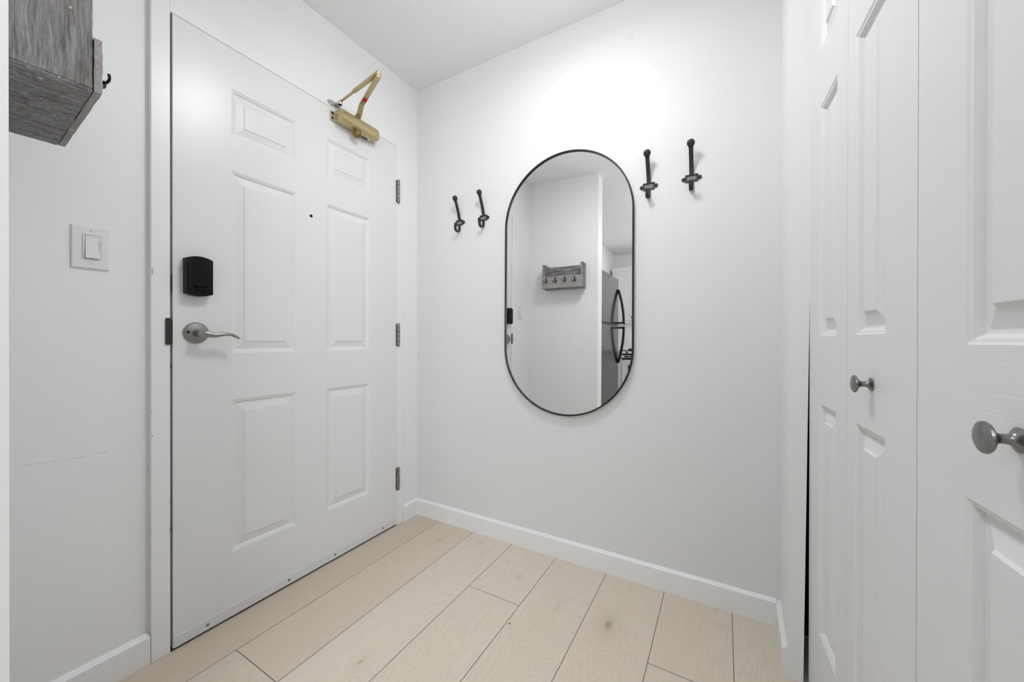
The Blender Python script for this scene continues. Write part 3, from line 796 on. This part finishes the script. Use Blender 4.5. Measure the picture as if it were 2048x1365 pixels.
# ------------------------------------------------------------------ mirror
a_, b_ = -0.0027, 0.0069
nn = Vector((math.sin(a_), -math.cos(a_)*math.cos(b_), math.sin(b_))).normalized()
xx = Vector((1, 0, 0)); xx = (xx - nn*xx.dot(nn)).normalized(); zz = xx.cross(-nn)
mm = Matrix((xx, -nn, zz)).transposed().to_4x4()
mir = empty('wall_mirror'); mm.translation = Vector((0.8985, -0.0113, 1.2525)) ; mir.matrix_local = mm
tag(mir, 'tall pill-shaped wall mirror with a thin black metal frame', 'mirror')
R0, HL = 0.3075, 0.5975
def stadium(r, hl, n=48):
    out = []
    for k in range(n+1):
        a = PI*k/n; out.append((r*math.cos(a), hl-r + r*math.sin(a)))      # top arc, right to left
    for k in range(n+1):
        a = PI + PI*k/n; out.append((r*math.cos(a), -(hl-r) + r*math.sin(a)))
    return out
# frame: closed ring with a rectangular section (outer R0, 6 mm wide face, from the wall side to 9 mm before the glass)
bm = BM()
off = [(0.0, 0.0085), (0.0, -0.0062), (0.0008, -0.0070), (0.0052, -0.0070), (0.0060, -0.0062), (0.0060, -0.0008), (0.0060, 0.0085)]
off = [(i_, min(d_, 0.0085)) for i_, d_ in off]
loops = []
for ins, dp in off:
    L2 = []
    for (u, w_) in stadium(R0-ins, HL-ins): L2.append(bm.verts.new((u, dp, w_)))
    loops.append(L2)
# clamp so that nothing enters the wall plane at the top
for v_ in bm.verts:
    wy = (mm @ v_.co).y
    if wy > -0.0003: v_.co.y -= (wy + 0.0003)
N_ = len(loops[0])
for i in range(len(loops)):
    A, B = loops[i], loops[(i+1) % len(loops)]
    for k in range(N_): bm.faces.new((A[k], A[(k+1) % N_], B[(k+1) % N_], B[k]))
obj('mirror_frame', bm, M['mirror_frame'], mir, True)
bm = BM()
st_ = stadium(R0-0.0052, HL-0.0052)
A = [bm.verts.new((u, 0.0, w_)) for u, w_ in st_]; B = [bm.verts.new((u, 0.003, w_)) for u, w_ in st_]
bm.faces.new(A); bm.faces.new(B[::-1])
for k in range(len(st_)): bm.faces.new((A[k], A[(k+1) % len(st_)], B[(k+1) % len(st_)], B[k]))
tag(obj('mirror_glass', bm, M['mirror'], mir), 'silvered mirror glass')

# ------------------------------------------------------------------ closet bifold doors
P0 = Vector((1.79874, -1.58435, 0)); DV = Vector((0.0410, -0.99916, 0))
NI = Vector((-0.99916, -0.0410, 0))       # into the room
def leafM(s0):
    o_ = P0 + DV*s0
    # local x = DV, -y = NI, z up
    return Matrix(((DV.x, -NI.x, 0, o_.x), (DV.y, -NI.y, 0, o_.y), (0, 0, 1, 0), (0, 0, 0, 1)))
def knob_prof(): return [(0, 0.0002), (0.0118, 0.0002), (0.0122, 0.0016), (0.0108, 0.0028), (0.0078, 0.0040), (0.0058, 0.0066), (0.0048, 0.0100), (0.0050, 0.0140), (0.0066, 0.0172), (0.0112, 0.0200), (0.0150, 0.0218), (0.0162, 0.0236), (0.0156, 0.0254), (0.0125, 0.0270), (0.0070, 0.0281), (0, 0.0285)]
def bifold(name, sA, leaves, dz, label):
    root = empty(name, tuple(P0 + DV*sA)); struct(root, label, 'closet door')
    RI = root.matrix_basis.inverted()
    for s0, s1, c0, c1, knob in leaves:
        W = s1 - s0 - 0.0012
        lf = panel_leaf('door_leaf', W, 0.012+dz, 2.035+dz, 0.030, [(c0-s0, c1-s0)], [(0.225+dz, 0.832+dz), (1.008+dz, 1.608+dz), (1.755+dz, 1.915+dz)], PROF_CLOSET, [M['stile'], M['rail']], root, RI @ leafM(s0), -1)
        if knob is not None:
            bm = BM(); add_lathe(bm, knob_prof(), Matrix.Translation((knob-s0, 0, 0.917+dz)) @ Matrix.Rotation(PI/2, 4, 'X'), 40)
            k_ = obj('knob', bm, M['knob'], lf, True); tag(k_, 'brushed nickel knob')
    return root
bifold('door_2', -1.347, [(-1.347, -1.030, -1.242, -1.102, None), (-1.030, -0.7365, -0.985, -0.842, -0.899)], 0.0, 'white moulded bifold closet door next to the wall return, knob at middle height')
bifold('door_3', -0.7365, [(-0.7355, -0.441, -0.6265, -0.4835, -0.541), (-0.441, -0.142, -0.398, -0.255, None)], -0.016, 'white moulded bifold closet door nearest the viewer, with its knob at the right edge')

# ------------------------------------------------------------------ ceiling lamps (out of frame, they light the place; the hall one is added fill)
def dome(name, x, y, label):
    r_ = empty(name, (x, y, H)); tag(r_, label, 'ceiling light')
    bm = BM(); add_lathe(bm, [(0, -0.0005), (0.15, -0.0005), (0.15, -0.018), (0.14, -0.024), (0, -0.024)], None, 40); obj('base_plate', bm, M['plastic'], r_, True)
    bm = BM(); add_lathe(bm, [(0.135, -0.0245), (0.132, -0.034), (0.105, -0.048), (0.05, -0.056), (0, -0.058)], None, 40, cap=False); obj('glass_shade', bm, M['glow'], r_, True)
dome('ceiling_light', 1.01, -0.68, 'round white flush ceiling light above the entry')
dome('ceiling_light', 1.2, -3.4, 'round white flush ceiling light in the kitchen')
dome('ceiling_light', 1.25, -2.25, 'round white flush ceiling light added unseen in the hall as fill')  # fixture for the added hall fill, never in view

# ------------------------------------------------------------------ kitchen seen in the mirror
fx, fy0, fy1, fh = 0.590, -2.235, -1.640, 1.643
fr_ = empty('refrigerator', (0.30, -1.93, 0)); tag(fr_, 'dark stainless refrigerator with black bowed handles, reflected in the mirror', 'refrigerator')
bm = BM(); add_box(bm, 0.02, 0.530, fy0+0.004, fy1-0.004, 0.02, fh-0.012, bev=0.004, seg=1); on(fr_, 'body', bm, M['black'], False)
bm = BM(); add_box(bm, 0.532, fx, fy0, fy1, 1.184, fh, bev=0.006, seg=2); on(fr_, 'freezer_door', bm, M['steel'], False)
bm = BM(); add_box(bm, 0.532, fx, fy0, fy1, 0.055, 1.168, bev=0.006, seg=2); on(fr_, 'fridge_door', bm, M['steel'], False)
bm = BM(); add_box(bm, 0.520, fx-0.006, fy0+0.002, fy1-0.002, 1.1675, 1.1845); on(fr_, 'gap_gasket', bm, M['black'], False)
bm = BM(); add_box(bm, fx-0.001, fx+0.002, -1.872, -1.852, fh-0.035, fh-0.022, bev=0.0008, seg=1); on(fr_, 'badge', bm, M['black'], False)
def fhandle(zs, zm):
    """bow: attached at z=zs, furthest out near the split at z=zm"""
    pts = []
    for k in range(11):
        t = k/10; out = 0.056*math.sin(t*PI/2*1.0)**0.9; pts.append((fx + 0.004 + out, fy0+0.022, zs + (zm-zs)*t))
    pts.append((fx+0.058, fy0+0.022, zm))
    bm = BM(); add_sweep(bm, pts, lambda i: rrect(0.014, 0.0115, 0.004, 2), (0, 1, 0))
    add_box(bm, fx-0.001, fx+0.066, fy0+0.012, fy0+0.032, min(zm, zm - 0.016*(1 if zs < zm else -1)), max(zm, zm - 0.016*(1 if zs < zm else -1)), bev=0.003, seg=1)
    on(fr_, 'handle', bm, M['black_gloss'])
fhandle(1.535, 1.194); fhandle(0.800, 1.160)
for y_ in (fy0+0.05, fy1-0.05):
    for x_ in (0.08, 0.48):
        bm = BM(); add_lathe(bm, [(0, 0.0005), (0.018, 0.0005), (0.018, 0.022), (0, 0.022)], Matrix.Translation((x_, y_, 0)), 12); on(fr_, 'foot', bm, M['black'])

# upper cabinets on the far wall
def cabinet(name, x0, x1, y0, y1, z0, z1, nd, label, front='y'):
    r_ = empty(name, ((x0+x1)/2, (y0+y1)/2, z0)); tag(r_, label, 'cabinet')
    bm = BM(); add_box(bm, x0, x1, y0, y1-0.020, z0, z1); on(r_, 'carcass', bm, M['cabinet'], False)
    w_ = (x1-x0)/nd
    for k in range(nd):
        a, b = x0+w_*k+0.002, x0+w_*(k+1)-0.002
        bm = BM(); add_box(bm, a, b, y1-0.019, y1-0.004, z0+0.004, z1-0.004, bev=0.001, seg=1)
        fw_ = 0.055
        for q in ((a, a+fw_, z0+0.004, z1-0.004), (b-fw_, b, z0+0.004, z1-0.004), (a+fw_, b-fw_, z0+0.004, z0+0.004+fw_), (a+fw_, b-fw_, z1-0.004-fw_, z1-0.004)):
            add_box(bm, q[0], q[1], y1-0.0045, y1, q[2], q[3], bev=0.001, seg=1)
        d_ = on(r_, 'cabinet_door', bm, M['cabinet'], False)
        bm = BM(); add_lathe(bm, [(0, 0), (0.005, 0), (0.005, 0.012), (0.011, 0.018), (0.011, 0.022), (0, 0.024)], Matrix.Translation((b-0.028, y1, z0+0.06 if z0 > 1 else z1-0.06)) @ Matrix.Rotation(-PI/2, 4, 'X'), 14)
        on(d_, 'knob', bm, M['knob'])
    return r_
cabinet('upper_cabinet', 0.02, 1.00, -4.449, -4.12, 1.338, 2.15, 3, 'white upper kitchen cabinet above the range, reflected in the mirror')
cabinet('base_cabinet', 0.0, 0.238, -4.449, -3.84, 0.0, 0.868, 1, 'white base cabinet left of the range, reflected in the mirror')
cabinet('base_cabinet', 1.010, 1.80, -4.449, -3.84, 0.0, 0.868, 2, 'white base cabinet right of the range')
bm = BM(); add_box(bm, -0.018, 0.240, -4.45, -3.815, 0.8685, 0.905, bev=0.002, seg=1)
tag(obj('worktop', bm, M['counter']), 'short grey worktop on the base cabinet left of the range', 'worktop')
bm = BM(); add_box(bm, 1.008, 1.80, -4.45, -3.815, 0.8685, 0.905, bev=0.002, seg=1)
tag(obj('worktop', bm, M['counter']), 'long grey worktop on the base cabinet right of the range', 'worktop')
bm = BM(); add_box(bm, 0.0, 1.09, -4.4495, -4.442, 0.906, 1.337)
struct(obj('trim_backsplash', bm, M['tile']), 'bright white backsplash behind the range, reflected in the mirror', 'backsplash')
# power outlet on the backsplash
ou = empty('power_outlet', (0.160, -4.4418, 1.075)); tag(ou, 'white wall outlet on the kitchen backsplash, reflected in the mirror', 'outlet')
bm = BM(); add_box(bm, 0.122, 0.198, -4.4418, -4.436, 1.035, 1.115, bev=0.0015, seg=1); on(ou, 'cover_plate', bm, M['plastic'], False)
for dz_ in (-0.018, 0.018):
    bm = BM(); add_box(bm, 0.152, 0.156, -4.4362, -4.4352, 1.075+dz_-0.006, 1.075+dz_+0.006); add_box(bm, 0.164, 0.168, -4.4362, -4.4352, 1.075+dz_-0.006, 1.075+dz_+0.006)
    on(ou, 'socket', bm, M['groove'], False)
# added window, out of view, a made-up source of fill daylight
wn = empty('fill_window_1', (3.0, -4.45, 1.45)); struct(wn, 'white framed window added unseen in the far wall as fill light', 'window')
for q in ((2.07, 2.12, 0.72, 2.18), (3.88, 3.93, 0.72, 2.18), (2.12, 3.88, 0.72, 0.77), (2.12, 3.88, 2.13, 2.18)):
    bm = BM(); add_box(bm, q[0], q[1], -4.4495, -4.415, q[2], q[3], bev=0.002, seg=1); on(wn, 'fill_window_frame', bm, M['trim'], False)
bm = BM(); add_box(bm, 2.12, 3.88, -4.4495, -4.440, 0.77, 2.13); on(wn, 'fill_window_pane', bm, mat('fill_pane_glow', (0.9, 0.92, 0.95), 0.2, emit=(0.95, 0.98, 1.0), strength=1.5), False)  # glowing pane belongs to the added fill window
# range
rg = empty('kitchen_range', (0.62, -4.13, 0)); tag(rg, 'white kitchen range with black trim, reflected low in the mirror', 'range')
bm = BM(); add_box(bm, 0.243, 1.003, -4.44, -3.835, 0.02, 0.895, bev=0.004, seg=1); on(rg, 'body', bm, M['cabinet'], False)
bm = BM(); add_box(bm, 0.243, 1.003, -4.44, -3.83, 0.896, 0.906, bev=0.002, seg=1); on(rg, 'cooktop', bm, M['black_gloss'], False)
bm = BM(); add_box(bm, 0.247, 0.999, -3.834, -3.806, 0.862, 0.892, bev=0.002, seg=1); on(rg, 'control_panel', bm, M['plastic'], False)
for k in range(5):
    bm = BM(); add_lathe(bm, [(0, 0), (0.013, 0), (0.012, 0.020), (0, 0.021)], Matrix.Translation((0.32+0.15*k, -3.806, 0.876)) @ Matrix.Rotation(-PI/2, 4, 'X'), 16); on(rg, 'control_knob', bm, M['black'])
bm = BM(); add_box(bm, 0.247, 0.999, -3.834, -3.805, 0.20, 0.835, bev=0.003, seg=1); od = on(rg, 'oven_door', bm, M['cabinet'], False)
bm = BM(); add_box(bm, 0.247, 0.999, -3.8052, -3.803, 0.775, 0.800); add_box(bm, 0.247, 0.999, -3.832, -3.810, 0.840, 0.858); on(rg, 'black_band', bm, M['black_gloss'], False)
bm = BM(); add_box(bm, 0.335, 0.91, -3.8055, -3.8025, 0.36, 0.70, bev=0.001, seg=1); on(od, 'oven_window', bm, M['steel'], False)
bm = BM(); add_box(bm, 0.29, 0.955, -3.778, -3.762, 0.812, 0.828, bev=0.004, seg=2); add_box(bm, 0.30, 0.32, -3.805, -3.765, 0.810, 0.830); add_box(bm, 0.925, 0.945, -3.805, -3.765, 0.810, 0.830); on(od, 'handle', bm, M['black'])
for x_ in (0.27, 0.97):
    for y_ in (-4.40, -3.88):
        bm = BM(); add_lathe(bm, [(0, 0.0005), (0.014, 0.0005), (0.014, 0.022), (0, 0.022)], Matrix.Translation((x_, y_, 0)), 10); on(rg, 'foot', bm, M['black'])
for x_ in (0.30, 0.62):
    bm = BM()
    for q in (-4.25, -4.13, -4.01): add_box(bm, x_, x_+0.24, q-0.005, q+0.005, 0.912, 0.930)
    for q in (x_, x_+0.12, x_+0.24): add_box(bm, q-0.005, q+0.005, -4.26, -4.00, 0.906, 0.924)
    on(rg, 'burner_grate', bm, M['black'], False)
bm = BM(); add_box(bm, 0.02, 1.00, -4.135, -4.122, 1.310, 1.3375); uv_ = on([o for o in bpy.data.objects if o.name == 'upper_cabinet'][0], 'light_valance', bm, M['cabinet'], False)
# under-cabinet lamp that brightens the backsplash
uc = empty('under_cabinet_lamp', (0.6, -4.2, 1.33)); tag(uc, 'slim strip lamp under the upper kitchen cabinet', 'lamp')
bm = BM(); add_box(bm, 0.10, 0.95, -4.24, -4.20, 1.3235, 1.3375, bev=0.002, seg=1); on(uc, 'housing', bm, M['plastic'], False)
bm = BM(); add_box(bm, 0.11, 0.94, -4.235, -4.205, 1.3215, 1.3232); on(uc, 'diffuser', bm, mat('strip_glow', (0.9, 0.9, 0.9), 0.5, emit=(1, 0.99, 0.97), strength=14.0), False)
